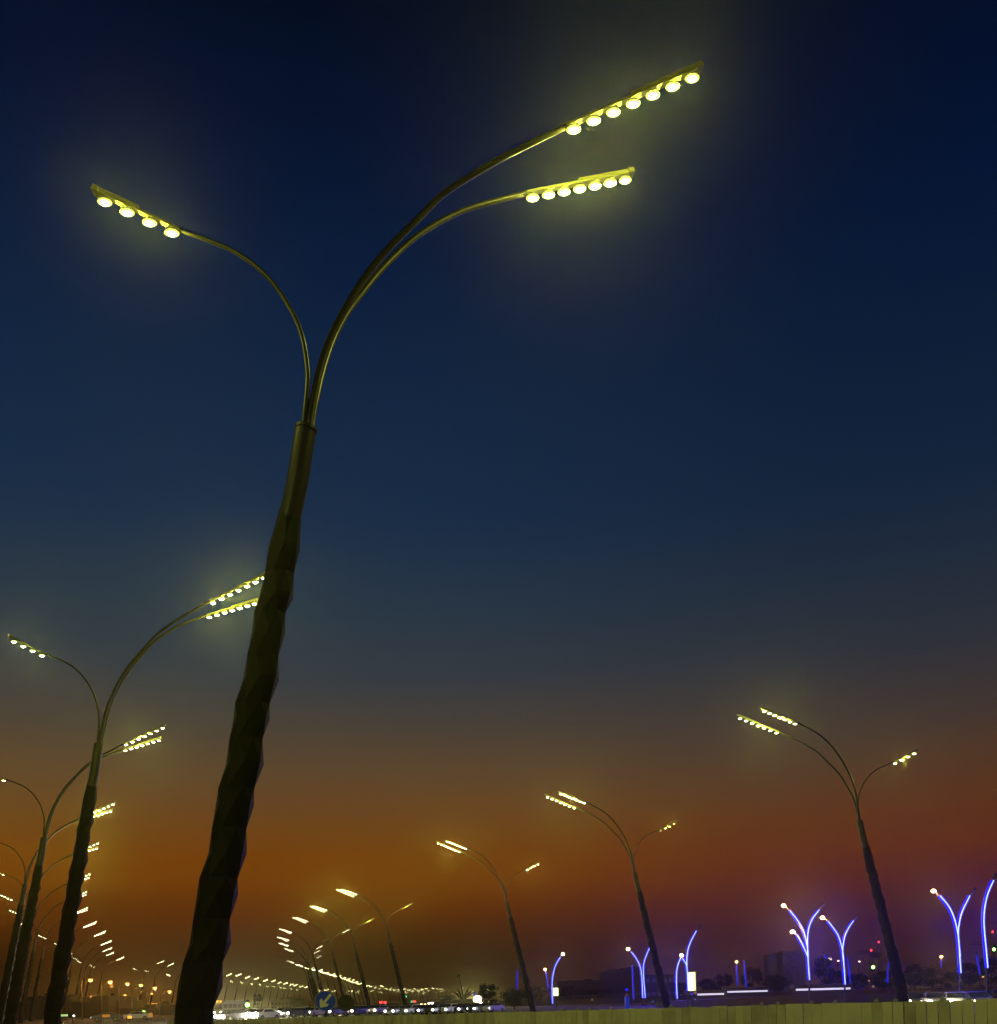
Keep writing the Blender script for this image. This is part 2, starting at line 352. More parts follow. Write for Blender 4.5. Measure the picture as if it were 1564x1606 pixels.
for i, (px, py) in enumerate(farC):
    side = random.choice((-1, 1)); b, rz, d = place_base(px, py, side, random.uniform(-.5, .5)); o = bpy.data.objects.new('street_lamp', far_me); COL.objects.link(o); o.location = b; o.rotation_euler.z = rz
    tag(o, 'faint tiny lamp in the hazy cluster of lights on the horizon', 'street lamp', 'faint lamps clustered on the horizon')
    if i in (8, 20): bulb(b+Vector((-3, 0, 15)), 1200, LAMPCOL, 1.0)
# ------------------------------------------------------------------ road between the rows
def along(row, y):
    r = sorted(row, key=lambda p: p.y)
    for a, b in zip(r, r[1:]):
        if a.y <= y <= b.y: return a.x+(b.x-a.x)*(y-a.y)/max(b.y-a.y, 1e-3)
    return None
FA, FB = Vector((8.45, 15.0, 0)), Vector((-13.9, 46.5, 0))
ys = [0, 15, 30, 46.5, 62, 80, 105, 130, 160, 200, 250, 300, 350]
lx = []; rx = []
for y in ys:
    lx.append((8.45-(y-15)*(22.35/31.5)) if y <= 46.5 else (along(LB, y) or lx[-1])+3.5)
    rx.append((along(RB, y) or (RB[0].x+(62-y)*.75))-2.5)
def strip(a0, a1, z, name, m, label):
    s = MB(); vs = []
    for y, l, r in zip(ys, lx, rx): vs += [(l+(r-l)*a0, y, z), (l+(r-l)*a1, y, z)]
    s.add(vs, [(2*i, 2*i+1, 2*i+3, 2*i+2) for i in range(len(ys)-1)]); return tag(s.build(name, m), label, kind='structure')
strip(0.02, 1, .004, 'road', m_asph, 'dark asphalt road curving away behind the fence')
mk = MB()
for fr in (.06, .36, .66, .94):
    for i in range(len(ys)-1):
        nseg = 1 if fr in (.06, .94) else max(1, int((ys[i+1]-ys[i])/10))
        for k in range(nseg):
            t0, t1 = (k/nseg, (k+1)/nseg) if nseg == 1 else (k/nseg, (k+.45)/nseg)
            q = []
            for t in (t0, t1):
                y = ys[i]+(ys[i+1]-ys[i])*t; l = lx[i]+(lx[i+1]-lx[i])*t; r = rx[i]+(rx[i+1]-rx[i])*t; x = l+(r-l)*fr
                q.append((x, y))
            mk.add([(q[0][0]-.08, q[0][1], .008), (q[0][0]+.08, q[0][1], .008), (q[1][0]+.08, q[1][1], .008), (q[1][0]-.08, q[1][1], .008)], [(0, 1, 2, 3)])
tag(mk.build('road_markings', m_white), 'white lane lines on the asphalt road', kind='structure')
kb = MB()
for i in range(len(ys)-1):
    a, b = Vector((rx[i]+.15, ys[i], .06)), Vector((rx[i+1]+.15, ys[i+1], .06)); d = b-a; L = d.length; d.normalize()
    kb.box((a+b)/2, (L, .25, .13), 0, (d, Vector((-d.y, d.x, 0)), Vector((0, 0, 1))))
tag(kb.build('kerb', m_conc), 'grey concrete kerb along the far side of the road', kind='structure')
# ------------------------------------------------------------------ slatted fence
T0, T1 = P(1600, 1562, 14.9), P(262, 1601, 50.0)
def FT(t): return T0+(T1-T0)*t
Lf = (T1-T0).length; dF = (T1-T0).normalized(); nF = Vector((dF.y, -dF.x, 0)).normalized()
fence = empty('fence', (T0.x, T0.y, 0)); tag(fence, 'long olive slatted hoarding fence running along the bottom of the photo', 'fence')
org = Vector((T0.x, T0.y, 0)); sl = MB(); W = .205; k = int(Lf/W)
Xf = Vector((dF.x, dF.y, 0)).normalized()
for i in range(-6, k):
    p = T0+dF*(i*W); h = p.z-.035+random.uniform(-.012, .012); c = Vector((p.x, p.y, 0))-org
    tw = random.uniform(-.09, .09); ax = (Matrix.Rotation(tw, 3, 'Z') @ Xf, Matrix.Rotation(tw, 3, 'Z') @ nF, (Vector((0, 0, 1))+Xf*random.uniform(-.012, .012)).normalized())
    sl.box(c+Vector((0, 0, h/2)), (W-.009, .022, h), random.choice((0, 0, 0, 1, 1, 2)), ax)
sl.build('slats', [m_fence, m_fenceb, m_fencec], fence)
rl = MB()
for dz in (-.09, -1.2): rl.box((T0+T1)/2-org+Vector((0, 0, dz))+nF*.03, (Lf, .03, .05), 0, (dF, nF, dF.cross(nF) if dF.cross(nF).z > 0 else nF.cross(dF)))
rl.build('rail', m_fence2, fence)
for i in range(0, k, 3):
    if random.random() < .25: continue
    p = FT((i+random.uniform(0, 1.4))*W/Lf)-org
    cl = MB(); cl.box(p+Vector((0, 0, -.015)), (.08, .05, .04), 0, (Xf, nF, Vector((0, 0, 1)))); cl.ball(p+Vector((0, 0, .012)), (.022, .022, .022), 0, 8, 5); cl.build('clip', m_fence2, fence)
for i in range(0, k, 12):
    p = FT(i*W/Lf)-org; po = MB(); po.box(Vector((p.x, p.y, (p.z-.08)/2))+nF*.08, (.06, .06, p.z-.08), 0, (Xf, nF, Vector((0, 0, 1)))); po.build('post', m_dark, fence)
# ------------------------------------------------------------------ blue-lit Y lamps
BPOW = 700
def blue_lamp(Z, arms_px, bulbs, heads, label, weak=False, rs=.18, warm=True, foot=None, corew=.055, pw=0):
    f = arms_px[0][0]; b = P(f[0], f[1], Z); root = empty('blue_lamp', (b.x, b.y, 0)); o0 = Vector((b.x, b.y, 0))
    tag(root, label, 'street lamp', 'blue lit curved street lamps on the right')
    po = MB(); po.tube([(0, 0, 0), (0, 0, b.z)], .11, 10); po.tube([(0, 0, 0), (0, 0, .35)], .2, 10); po.build('pole', m_dark, root)
    for a in arms_px:
        pts = smooth([P(x, y, Z)-o0 for x, y in a], 4)
        s = MB(); s.tube(pts, rs, 10); sl_ = s.build('blue_strip', m_blue1d if weak else m_blue1, root)
        if not weak:
            for q_ in (pts[len(pts)//6], pts[len(pts)//2], pts[-len(pts)//6]): bulb(q_+Vector((0, -rs-.25, 0)), BPOW, (.01, .01, 1), .05, root)
            c = MB(); c.tube([p+Vector((0, -rs, 0)) for p in pts], corew, 8); c.build('strip_core', m_blue2, sl_)
    for (x, y) in bulbs:
        h = P(x, y, Z)-o0; m = MB(); m.ball(h-Vector((0, 0, .02)), (.27*(Z/110)**.6, .27*(Z/110)**.6, .22*(Z/110)**.6), 0, 12, 7); lamp = m.build('bulb', m_sodw if warm else m_sod, root)
        near = min((a[-1] for a in arms_px), key=lambda q: math.hypot(q[0]-x, q[1]-y)); e = P(near[0], near[1], Z)-o0
        m = MB(); m.tube([e, h+Vector((0, 0, .22))], [.1, .07], 8); m.build('lamp_neck', m_dark, root)
        if pw: bulb(h-Vector((0, .5, .3)), pw*2.5, (1, .50, .14), .1, root)
    for (x0, y0, x1, y1) in heads:
        a, c = P(x0, y0, Z)-o0, P(x1, y1, Z)-o0; m = MB(); mid = a+(c-a)*.55
        m.tube([a, a+(c-a)*.3, mid, a+(c-a)*.9, c], [.08, .10, .17, .14, .05], 8); m.build('lamp_head', m_dark, root)
    return root
blue_lamp(96, [[(1506, 1526), (1504, 1500), (1502, 1470), (1496, 1442), (1487, 1422), (1473, 1405)], [(1505, 1500), (1502, 1470), (1503, 1450), (1508, 1430), (1520, 1405)]], [(1464, 1397)], [(1520, 1405, 1531, 1392)], 'blue Y shaped lamp near the right edge with one star bright bulb', pw=500)
blue_lamp(92, [[(1548, 1518), (1545, 1485), (1542, 1450), (1543, 1425), (1548, 1402), (1557, 1381)]], [], [(1557, 1381, 1566, 1366)], 'single blue bow shaped lamp at the photo\'s right edge')
blue_lamp(115, [[(1325, 1544), (1323, 1515), (1321, 1492), (1315, 1470), (1308, 1458), (1298, 1445)], [(1323, 1515), (1321, 1492), (1324, 1470), (1330, 1456), (1338, 1444)]], [(1290, 1439)], [(1338, 1444, 1347, 1435)], 'blue Y shaped lamp left of the thick dark trunk, bulb at its left tip', pw=420)
blue_lamp(108, [[(1269, 1537), (1267, 1510), (1266, 1488), (1261, 1464), (1252, 1446), (1238, 1428)], [(1267, 1510), (1266, 1488), (1266, 1468), (1271, 1446), (1284, 1427)], [(1266, 1500), (1262, 1490), (1256, 1478), (1249, 1466)]], [(1229, 1420), (1243, 1461)], [(1284, 1427, 1294, 1416)], 'blue three armed lamp with two star bright bulbs on its left arms', pw=500)
blue_lamp(140, [[(1079, 1554), (1078, 1530), (1077, 1510), (1078, 1493), (1083, 1477), (1092, 1460)], [(1077, 1516), (1075, 1510), (1070, 1503)]], [], [(1092, 1460, 1101, 1450)], 'blue bow shaped lamp beside the white lit panel')
blue_lamp(150, [[(1062, 1566), (1061, 1546), (1061, 1527), (1063, 1514), (1067, 1503)]], [(1069, 1498)], [], 'short blue lamp with a star bright bulb, left of the white lit panel', pw=450)
blue_lamp(172, [[(1008, 1565), (1007, 1540), (1005, 1520), (999, 1505), (990, 1493)]], [(985, 1488)], [], 'left leaning half of the blue lamp pair by the second right trunk', pw=450, rs=.19)
blue_lamp(176, [[(1012, 1565), (1010, 1540), (1009, 1517), (1013, 1500), (1021, 1482)]], [], [], 'right leaning half of the blue lamp pair by the second right trunk', rs=.19)
blue_lamp(230, [[(994, 1567), (993, 1540), (992, 1514)]], [], [(992, 1514, 991, 1510)], 'straight dim blue pole left of the leaning blue pair', weak=True, rs=.2)
blue_lamp(212, [[(867, 1574), (866, 1550), (867, 1532), (871, 1515), (879, 1501)]], [(883, 1496)], [], 'blue bow shaped lamp above the small green and white panel', rs=.22, pw=300)
blue_lamp(240, [[(860, 1554), (859, 1538), (856, 1524)]], [(855, 1520)], [], 'small dim blue pole with orange bulb, left of the bow lamp', weak=True, rs=.22, warm=False, pw=400)
blue_lamp(300, [[(811, 1552), (811, 1536), (812, 1522)]], [], [], 'small blue pole beside the third right trunk', weak=True, rs=.28)
blue_lamp(276, [[(1157, 1545), (1156, 1530), (1155, 1514)]], [(1155, 1508)], [], 'small speckled blue pole under an orange star bulb', weak=True, rs=.26, warm=False, pw=400)
blue_lamp(280, [[(1171, 1550), (1169, 1530), (1167, 1507)]], [], [(1167, 1507, 1167, 1503)], 'small speckled blue pole without bulb, beside the orange star bulb', weak=True, rs=.26)
blue_lamp(242, [[(1304, 1551), (1303, 1530), (1301, 1512), (1293, 1497)]], [(1302, 1504)], [(1293, 1497, 1290, 1493)], 'small speckled blue pole between two large blue lamps', weak=True, rs=.22)
blue_lamp(250, [[(1334, 1547), (1332, 1525), (1329, 1503)]], [], [], 'small speckled blue pole right of the second Y lamp', weak=True, rs=.22)
blue_lamp(235, [[(1393, 1541), (1392, 1525), (1394, 1512), (1398, 1498)], [(1393, 1541), (1389, 1537)]], [(1398, 1493)], [], 'small curved blue pole with warm bulb against the largest right trunk', weak=True, rs=.2)
blue_lamp(260, [[(1476, 1518), (1476, 1505)]], [(1476, 1500)], [], 'short dotted blue pole under a reddish orange star bulb', weak=True, rs=.2, warm=False, pw=400)
blue_lamp(230, [[(1537, 1529), (1535, 1515), (1532, 1499)]], [], [(1532, 1499, 1531, 1492)], 'small blue pole between the Y lamp and the right edge', weak=True, rs=.22)
blue_lamp(330, [[(744, 1567), (744, 1556)]], [], [(744, 1556, 744, 1553)], 'tiny pale blue pole beside the white floodlight', weak=True, rs=.3)
# ------------------------------------------------------------------ orange sodium lamps at left
def sodium_lamp(px, py, Z, label, arm=-1.0, rad=.26, pole_dx=-14, power=0, group='orange street lights at lower left', m=m_sod, rb=None):
    h = P(px, py, Z); b = P(px+pole_dx, py+6, Z); o0 = Vector((b.x, b.y, 0)); root = empty('street_light', o0); tag(root, label, 'street light', group)
    po = MB(); top = b.z; po.tube([(0, 0, 0), (0, 0, top)], [.16, .09], 8); po.tube([(0, 0, top), (h.x-b.x, 0, h.z+.45)], [.07, .05], 6); po.build('pole', m_arm, root)
    r = rad*(Z/110)**.5 if rb is None else rb
    q = MB(); q.ball(Vector((h.x-b.x, 0, h.z)), (r, r, r*.8), 0, 10, 6); q.build('bulb', m, root)
    hd = MB(); hd.ball(Vector((h.x-b.x, 0, h.z+r*.75)), (r*1.3, r*1.1, r*.35), 0, 10, 5); hd.build('lamp_head', m_dark, root)
    if power: bulb(Vector((h.x-b.x, 0, h.z-.5-r)), power, (1, .45, .10), .2, root)
big = [(104, 1535, 175), (142, 1537, 185), (173, 1540, 200), (200, 1543, 215), (221, 1545, 230), (243, 1549.5, 250), (266, 1555, 280)]
nm = ['first orange lamp from the left in the big row', 'second orange lamp from the left in the big row', 'third orange lamp from the left in the big row', 'fourth orange lamp from the left in the big row', 'fifth orange lamp of the big row, right against a dark pole', 'sixth orange lamp of the big row, between two dark poles', 'rightmost orange lamp of the big row, beside the big trunk']
for (x, y, z), l in zip(big, nm): sodium_lamp(x, y, z, l, power=1600, rad=.32)
sm = [(55, 1562, 260, 'small orange lamp between trunks at far left'), (144, 1563, 260, 'small orange lamp below the second big one'), (196, 1561, 300, 'small orange lamp below the fourth big one'), (238, 1558.5, 380, 'small orange lamp right of a dark pole')]
for x, y, z, l in sm: sodium_lamp(x, y, z, l, pole_dx=-5)
for i, x in enumerate((189.5, 198.5, 206, 208.5, 213, 225, 229, 232, 237, 240, 246, 249)): sodium_lamp(x, 1575+random.uniform(-.6, 1), 420, ORD[i]+' tiny orange lamp from the left in the low dotted row', pole_dx=-1, group='tiny orange lamps in the low dotted row', rad=.36)
sodium_lamp(1399, 1543, 300, 'small white lamp low beside the curved blue pole', pole_dx=-3, group='small far lamps at right', rad=.2)
for x, y, m, l in ((1438, 1529, m_sodw, 'small cream lamp right of the largest right trunk'), (1514, 1526, m_sod, 'small orange lamp just right of the Y lamp foot'), (1542, 1532, m_sod, 'small reddish lamp left of the bow lamp foot'), (1348, 1508, m_sodw, 'pair of blurred cream lamps above dark trees, right one'), (1315, 1507, m_sodw, 'blurred cream lamp left of the second Y lamp'), (1363, 1538, m_sod, 'dim orange lamp low among dark trees'), (1259.5, 1550, m_sodw, 'yellow lamp at the left end of the white trail strip'), (1370, 1547, m_sod, 'very dim orange lamp above the dark wall')):
    sodium_lamp(x, y, 320, l, pole_dx=-2, group='small far lamps at right', rad=.17, m=m)
def signal(px, py, Z, m, label, r):
    p = P(px, py, Z); root = empty('traffic_light', (p.x, p.y, 0)); tag(root, label, 'traffic light')
    a = MB(); a.tube([(0, 0, 0), (0, 0, p.z-.5)], .08, 8); a.build('pole', m_dark, root)
    b = MB(); b.box((0, .25, p.z), (.6*max(1, r/.3), .3, 1.5*max(1, r/.3))); b.build('housing', m_dark, root)
    c = MB(); c.ball((0, 0, p.z), (r, .15, r), 0, 12, 7); c.build('lens', m, root)
signal(388, 1576, 150, m_green, 'bright green traffic signal above the white headlights', .32)
signal(225.5, 1588, 170, m_green, 'bright green traffic signal at lower left between dark poles', .32)
signal(636.5, 1563, 260, m_green2, 'small teal signal right of the third right trunk', .30)
signal(646, 1571, 260, m_green2, 'tiny teal signal beside the pink tail lights', .28)
signal(1369.5, 1517, 300, m_green, 'green oval signal lamp over dark trees left of the largest right trunk', .5)
signal(1559, 1489, 300, m_green, 'green lamp at the right edge beside the bow lamp', .45)
# ------------------------------------------------------------------ round arrow sign + back of a second one
def round_sign(px, py, rp, Z, label, front=True):
    c = P(px, py, Z); r = rp*Z/FPX; root = empty('road_sign', (c.x, c.y, 0)); tag(root, label, 'road sign')
    n = Vector((-c.x, -c.y, 0)).normalized() if front else Vector((0, -1, 0)); X = Vector((-n.y, n.x, 0)); cz = Vector((0, 0, c.z)); U = Vector((0, 0, 1))
    a = MB(); a.tube([(0, .06, 0), (0, .06, c.z+r*.6)], .035, 10); a.build('post', m_dark, root)
    if front:
        q = MB(); q.disc(cz, r, n, .012); q.build('rim', m_signrim, root)
        q = MB(); q.disc(cz+n*.008, r*.955, n, .008); q.build('plate', m_signblue, root)
        d = (X*-.60+U*-.80).normalized(); s = Vector((0, 0, 0)); w = X*.80+U*-.60
        d = (X*-.64-U*.77).normalized(); w = Vector((0, 0, 0))+X*.77-U*.64
        o = cz+n*.016; R = r
        def q2(a_, b_): return o+d*(a_*R)+w*(b_*R)
        pts = [q2(-.86, -.125), q2(-.86, .125), q2(.12, .125), q2(.10, .44), q2(.34, .44+.02), q2(.84, .02), q2(.34+.02, -.46), q2(.10, -.44), q2(.12, -.125)]
        pts = [q2(-.86, -.13), q2(-.86, .13), q2(.20, .13), q2(-.0, .46), q2(.30, .47), q2(.84, 0), q2(.30, -.47), q2(-.0, -.46), q2(.20, -.13)]
        ar = MB(); ar.prism(pts, n*.006); ar.build('arrow', m_signcream, root)
    else:
        q = MB(); q.disc(cz, r, n, .015); q.build('plate', m_signdark, root)
        q = MB(); q.box(cz-U*.1+n*.02, (r*1.2, .02, .05)); q.box(cz+U*.3+n*.02, (r*1.0, .02, .05)); q.build('bracket', m_dark, root)
m_signdark = mat('sign_back', (.045, .055, .035), .8, noise=.3, scale=2)
round_sign(510.5, 1570, 16, 40.5, 'round blue sign with pale arrow pointing down left above the fence')
round_sign(542.5, 1573, 13, 44.0, 'dark round back of a sign on a thin post, right of the blue arrow sign', False)
# small signs on the right
def small_round(px, py, rp, Z, label):
    c = P(px, py, Z); r = rp*Z/FPX; root = empty('road_sign', (c.x, c.y, 0)); tag(root, label, 'road sign'); n = Vector((0, -1, 0))
    a = MB(); a.tube([(0, .06, 0), (0, .06, c.z)], .03, 8); a.build('post', m_dark, root)
    q = MB(); q.disc((0, 0, c.z), r, n, .02); q.build('plate', mat('sign_blue_lit', (.02, .12, .5), .4), root)
    d = Vector((-.7, 0, -.7)); w = Vector((.7, 0, -.7)); o = Vector((0, -.02, c.z)); f = lambda a_, b_: o+d*(a_*r)+w*(b_*r)
    q = MB(); q.prism([f(-.8, -.14), f(-.8, .14), f(.2, .14), f(0, .46), f(.3, .46), f(.8, 0), f(.3, -.46), f(0, -.46), f(.2, -.14)], n*.01); q.build('arrow', m_white, root)
small_round(1024, 1571, 3.0, 90, 'small round blue arrow sign left of the second right trunk base')
def tri_sign(px, py, w, Z, label, mtl):
    c = P(px, py, Z); s = w*Z/FPX/2; root = empty('warning_sign', (c.x, c.y, 0)); tag(root, label, 'warning sign')
    a = MB(); a.tube([(0, .06, 0), (0, .06, c.z)], .04, 8); a.build('post', m_dark, root)
    q = MB(); q.prism([(-s, 0, c.z-s*.8), (s, 0, c.z-s*.8), (0, 0, c.z+s*.95)], (0, .03, 0)); q.build('plate', mat('sign_red', (.5, .04, .04), .5), root)
    q = MB(); q.prism([(-s*.6, -.01, c.z-s*.6), (s*.6, -.01, c.z-s*.6), (0, -.01, c.z+s*.5)], (0, .008, 0)); q.build('panel', mtl, root)
tri_sign(929, 1567, 7, 110, 'triangular red bordered warning sign standing in the dark middle', m_white)
tri_sign(983, 1559, 7, 100, 'triangular red and white warning sign on a blue drum tower', m_white)
bt = P(983.5, 1568, 99); o = empty('barrier_drum', (bt.x, bt.y, 0)); tag(o, 'upright blue barrier drum with a small blue beacon', 'barrier')
q = MB(); h = P(983.5, 1563, 99).z; q.tube([(0, 0, 0), (0, 0, h)], .24, 14); q.build('drum', mat('drum_blue', (.01, .03, .35), .4, emit=(.0, .02, .4), estr=.5), o)
q = MB(); q.ball((0, 0, P(983, 1552, 99).z), .14, 0, 8, 6); q.build('beacon', m_blue1, o); q = MB(); q.tube([(0, .1, h), (0, .1, P(983, 1552, 99).z)], .03, 6); q.build('post', m_dark, o)
# lit advertising panels
def ad(px0, px1, y0, y1, Z, label, green=False):
    a = P(px0, y1, Z); b = P(px1, y0, Z); cx_ = (a.x+b.x)/2; root = empty('lit_panel', (cx_, a.y, 0)); tag(root, label, 'lit panel'); w = b.x-a.x; hgt = b.z-a.z
    q = MB(); q.box((0, .15, (a.z+b.z)/2), (w, .25, hgt)); q.build('frame', m_adedge, root)
    q = MB(); q.box((-w*.05, 0, (a.z+b.z)/2), (w*.8, .03, hgt*.95)); q.build('panel', m_adlit, root)
    q = MB(); q.box((0, .15, a.z/2), (w*.3, .15, a.z)); q.build('foot', m_dark, root)
ad(1080.5, 1091, 1524.5, 1554, 130, 'bright white lit panel with yellow edge beside the blue bow lamp')
ad(868, 876, 1549, 1562, 190, 'small white lit panel beside a blue bow lamp')
o = P(872, 1566, 190); 
# ------------------------------------------------------------------ vehicles
m_car = [mat('car_paint_dark', (.03, .035, .04), .25, .4), mat('car_paint_grey', (.18, .18, .17), .25, .5), mat('car_paint_white', (.6, .6, .56), .3)]
def car_meshes():
    prof = [(-2.2, .35), (-2.25, .75), (-2.05, .95), (-1.35, 1.0), (-.65, 1.42), (.75, 1.44), (1.45, 1.02), (2.1, .92), (2.2, .6), (2.15, .32)]  # nose at -x
    b = MB(); n = len(prof)
    for w0, sgn in ((.86, -1), (.86, 1)): pass
    def wd(z): return .9 if z < 1.0 else .9-(z-1.0)*.5
    vs = [(x, -wd(z), z) for x, z in prof]+[(x, wd(z), z) for x, z in prof]
    b.add(vs, [tuple(range(n-1, -1, -1)), tuple(range(n, 2*n))]+[(i, (i+1) % n, (i+1) % n+n, i+n) for i in range(n)])
    gl = MB()
    for sy in (-1, 1):
        gl.add([(-1.15, sy*.905, 1.03), (1.2, sy*.905, 1.03), (.72, sy*.735, 1.37), (-.62, sy*.735, 1.37)], [(0, 1, 2, 3) if sy < 0 else (3, 2, 1, 0)])
    gl.add([(-1.36, -.78, 1.035), (-1.36, .78, 1.035), (-.72, .68, 1.41), (-.72, -.68, 1.41)], [(0, 1, 2, 3)])
    gl.add([(1.47, -.78, 1.05), (1.47, .78, 1.05), (.84, .68, 1.42), (.84, -.68, 1.42)], [(3, 2, 1, 0)])
    wh = MB(); wh.tube([(0, -.11, 0), (0, .11, 0)], .33, 16); wh.tube([(0, -.118, 0), (0, .118, 0)], .19, 10, 1)
    hl = MB(); hl.ball((0, 0, 0), (.10, .22, .15), 0, 10, 6); tl = MB(); tl.ball((0, 0, 0), (.06, .2, .1), 0, 8, 5)
    return b, gl, wh, hl, tl
cb, cg, cw, ch, ct = car_meshes()
body_me = [cb.mesh('body', m) for m in m_car]; glass_me = cg.mesh('windows', m_glass); wheel_me = cw.mesh('wheel', [m_tyre, m_head]); head_w = ch.mesh('headlight', m_head_l); head_c = ch.mesh('headlight', m_head_c); tail_me = ct.mesh('taillight', m_red)
tail_off = ct.mesh('taillight', mat('tail_off', (.2, .01, .01), .3))
def link(name, me, parent, loc, rz=0, sc=None):
    o = bpy.data.objects.new(name, me); COL.objects.link(o); o.parent = parent; o.location = loc; o.rotation_euler.z = rz
    if sc: o.scale = sc
    return o
def car(px, Z, col, label, lights='w', face=1, power=0, z=0, yaw=None, lit=True):
    p = P(px, 1570, Z); root = empty('car', (p.x, p.y, z)); root.rotation_euler.z = (math.radians(62) if face > 0 else math.radians(-118)) if yaw is None else yaw
    if group_on: tag(root, label, 'car', 'cars on the road behind the fence')
    else: tag(root, label, 'car')
    link('body', body_me[col], root, (0, 0, 0)); link('windows', glass_me, root, (0, 0, 0))
    for x in (-1.35, 1.35):
        for y in (-.8, .8): link('wheel', wheel_me, root, (x, y, .33))
    for y in (-.62, .62):
        link('headlight', head_w if lights == 'w' else head_c, root, (-2.22, y, .68 if power < 2500 else .74), 0, None if power < 2500 else (1, 1.7, 1.9)); link('taillight', tail_me if face < 0 else tail_off, root, (2.16, y, .75))
        if power: bulb((-2.75, y, .68), power, (1, .86, .58), .1, root)
    return root
group_on = True
car(364, 118, 0, 'dark car with one star white headlight pair, left of the white glare', 'c', power=1800)
car(385, 134, 1, 'grey car at the left end of the broad white glare', 'w', power=3000)
car(400, 126, 0, 'dark car in the middle of the broad white glare', 'w', power=3200)
car(414, 122, 2, 'white car at the right end of the broad white glare', 'w', power=3200)
car(446, 170, 1, 'grey car with a dim lamp between glare and light row', 'c')
names = ['first', 'second', 'third', 'fourth', 'fifth', 'sixth', 'seventh', 'eighth', 'ninth']
for i, x in enumerate([462, 478, 494, 510, 526, 543, 560, 577, 595]):
    car(x, 138+i*2.0+(i % 2)*9, i % 3, names[i]+' car of the warm headlight row that starts below the blue sign', 'w', power=300 if i < 6 else 0)
for i, x in enumerate([470, 486, 502, 518, 534, 552, 568, 586]):
    car(x, 160+i*1.5, (i+2) % 3, names[i]+' car of the farther lane of warm headlights, behind the front row', 'w')
for i, x in enumerate([625, 645, 664, 686, 706, 726, 750, 772]):
    car(x, 128+i*1.0, (i+1) % 3, names[i]+' car of the cool white dotted row below the dark ramp', 'c')
for i, (x, Z) in enumerate([(1433, 88), (1466, 84), (1498, 81), (1532, 78)]):
    car(x, Z, i % 3, names[i]+' car of the white lights under the railing at right', 'w', yaw=math.radians(72), power=120)
# buses with made-up glowing bands in place of light trails; amber-lamp truck
def bus(px, Z, label, yaw, L=9, H=3.0, ztop=None, m_roof=None, w=2.4, marker=None, cat='bus'):
    p = P(px, 1570, Z); root = empty(cat, (p.x, p.y, 0)); root.rotation_euler.z = yaw; tag(root, label, cat)
    b = MB(); hh = H; prof = [(-L/2, .4), (-L/2-.05, 1.4), (-L/2+.15, hh-.2), (-L/2+.45, hh), (L/2-.2, hh), (L/2, hh-.2), (L/2, .4)]; n = len(prof)
    vs = [(x, -w/2, z) for x, z in prof]+[(x, w/2, z) for x, z in prof]; b.add(vs, [tuple(range(n-1, -1, -1)), tuple(range(n, 2*n))]+[(i, (i+1) % n, (i+1) % n+n, i+n) for i in range(n)])
    b.build('body', m_car[1], root)
    for s in (-1, 1):
        k = int(L/1.4)
        if m_roof: q = MB(); q.box((0, s*(w/2+.012), hh*.72), (L*.9, .02, .30)); q.build('trail_band', m_roof, root)
        else:
            for j in range(k): q = MB(); q.box((-L/2+.9+j*1.35, s*(w/2+.012), hh*.66), (1.1, .02, hh*.26)); q.build('window', m_glass, root)
        for x in (-L/2+1.6, L/2-1.8): link('wheel', wheel_me, root, (x, s*(w/2-.1), .45), 0, (1.35, 1.3, 1.35))
    q = MB(); q.box((-L/2-.03, 0, hh*.62), (.04, w*.86, hh*.32)); q.build('windscreen', m_glass, root)
    for y in (-.8, .8): link('headlight', head_w, root, (-L/2-.05, y, .75))
    if marker:
        for y in (-.8, 0, .8): q = MB(); q.ball((-L/2-.02, y, hh-.1), (.1, .2, .16), 0, 8, 5); q.build('marker_lamp', marker, root)
    return root
m_trail = mat('trail_strip_glow', (.9, .9, .9), .4, emit=(.86, .80, 1.0), estr=.9)  # glowing band imitating long-exposure light trails, not real bus windows
bus(363, 190, 'dark truck with three amber marker lamps behind the star headlights', math.radians(65), 8, 3.0, marker=m_amber, cat='truck')
bus(1170, 190, 'low bus with a white strip imitating a light trail below the speckled blue poles', math.radians(3), 9, 3.0, m_roof=m_trail)
bus(1288, 160, 'long bus with a strip imitating a light trail passing behind the two large blue lamps', math.radians(-1), 10, 3.0, m_roof=m_trail)
bus(1112, 175, 'small bus with a short strip imitating a light trail beside the lit panel', math.radians(5), 5.5, 2.5, m_roof=m_trail)
group_on = True
car(168, 150, 1, 'grey car on the left below the orange hoarding', 'c', yaw=math.radians(10)); car(216, 160, 2, 'pale car on the left under a dark lamp pole', 'w', yaw=math.radians(5), power=0)
# ------------------------------------------------------------------ trees
def leafy(crown_r, crown_c, n, size, seed):
    rnd = random.Random(seed); m = MB(); clumps = []
    for _ in range(26):
        a = rnd.uniform(0, 6.283); t = rnd.uniform(-1, 1); r = rnd.uniform(.45, .95)*math.sqrt(max(0, 1-t*t))
        clumps.append((Vector((r*math.cos(a)*crown_r[0], r*math.sin(a)*crown_r[1], t*crown_r[2]*.85)), rnd.uniform(.25, .42)))
    for i in range(n):
        c, k = rnd.choice(clumps); v = Vector((rnd.gauss(0, 1), rnd.gauss(0, 1), rnd.gauss(0, 1))).normalized()*rnd.random()**.4*k*crown_r[0]
        p = Vector(crown_c)+c+v; a = Vector((rnd.gauss(0, 1), rnd.gauss(0, 1), rnd.gauss(0, 1))).normalized(); b = a.orthogonal().normalized(); s = size*rnd.uniform(.6, 1.4)
        m.add([p-a*s, p+b*s*.45, p+a*s, p-b*s*.45], [(0, 1, 2, 3)])
    return m
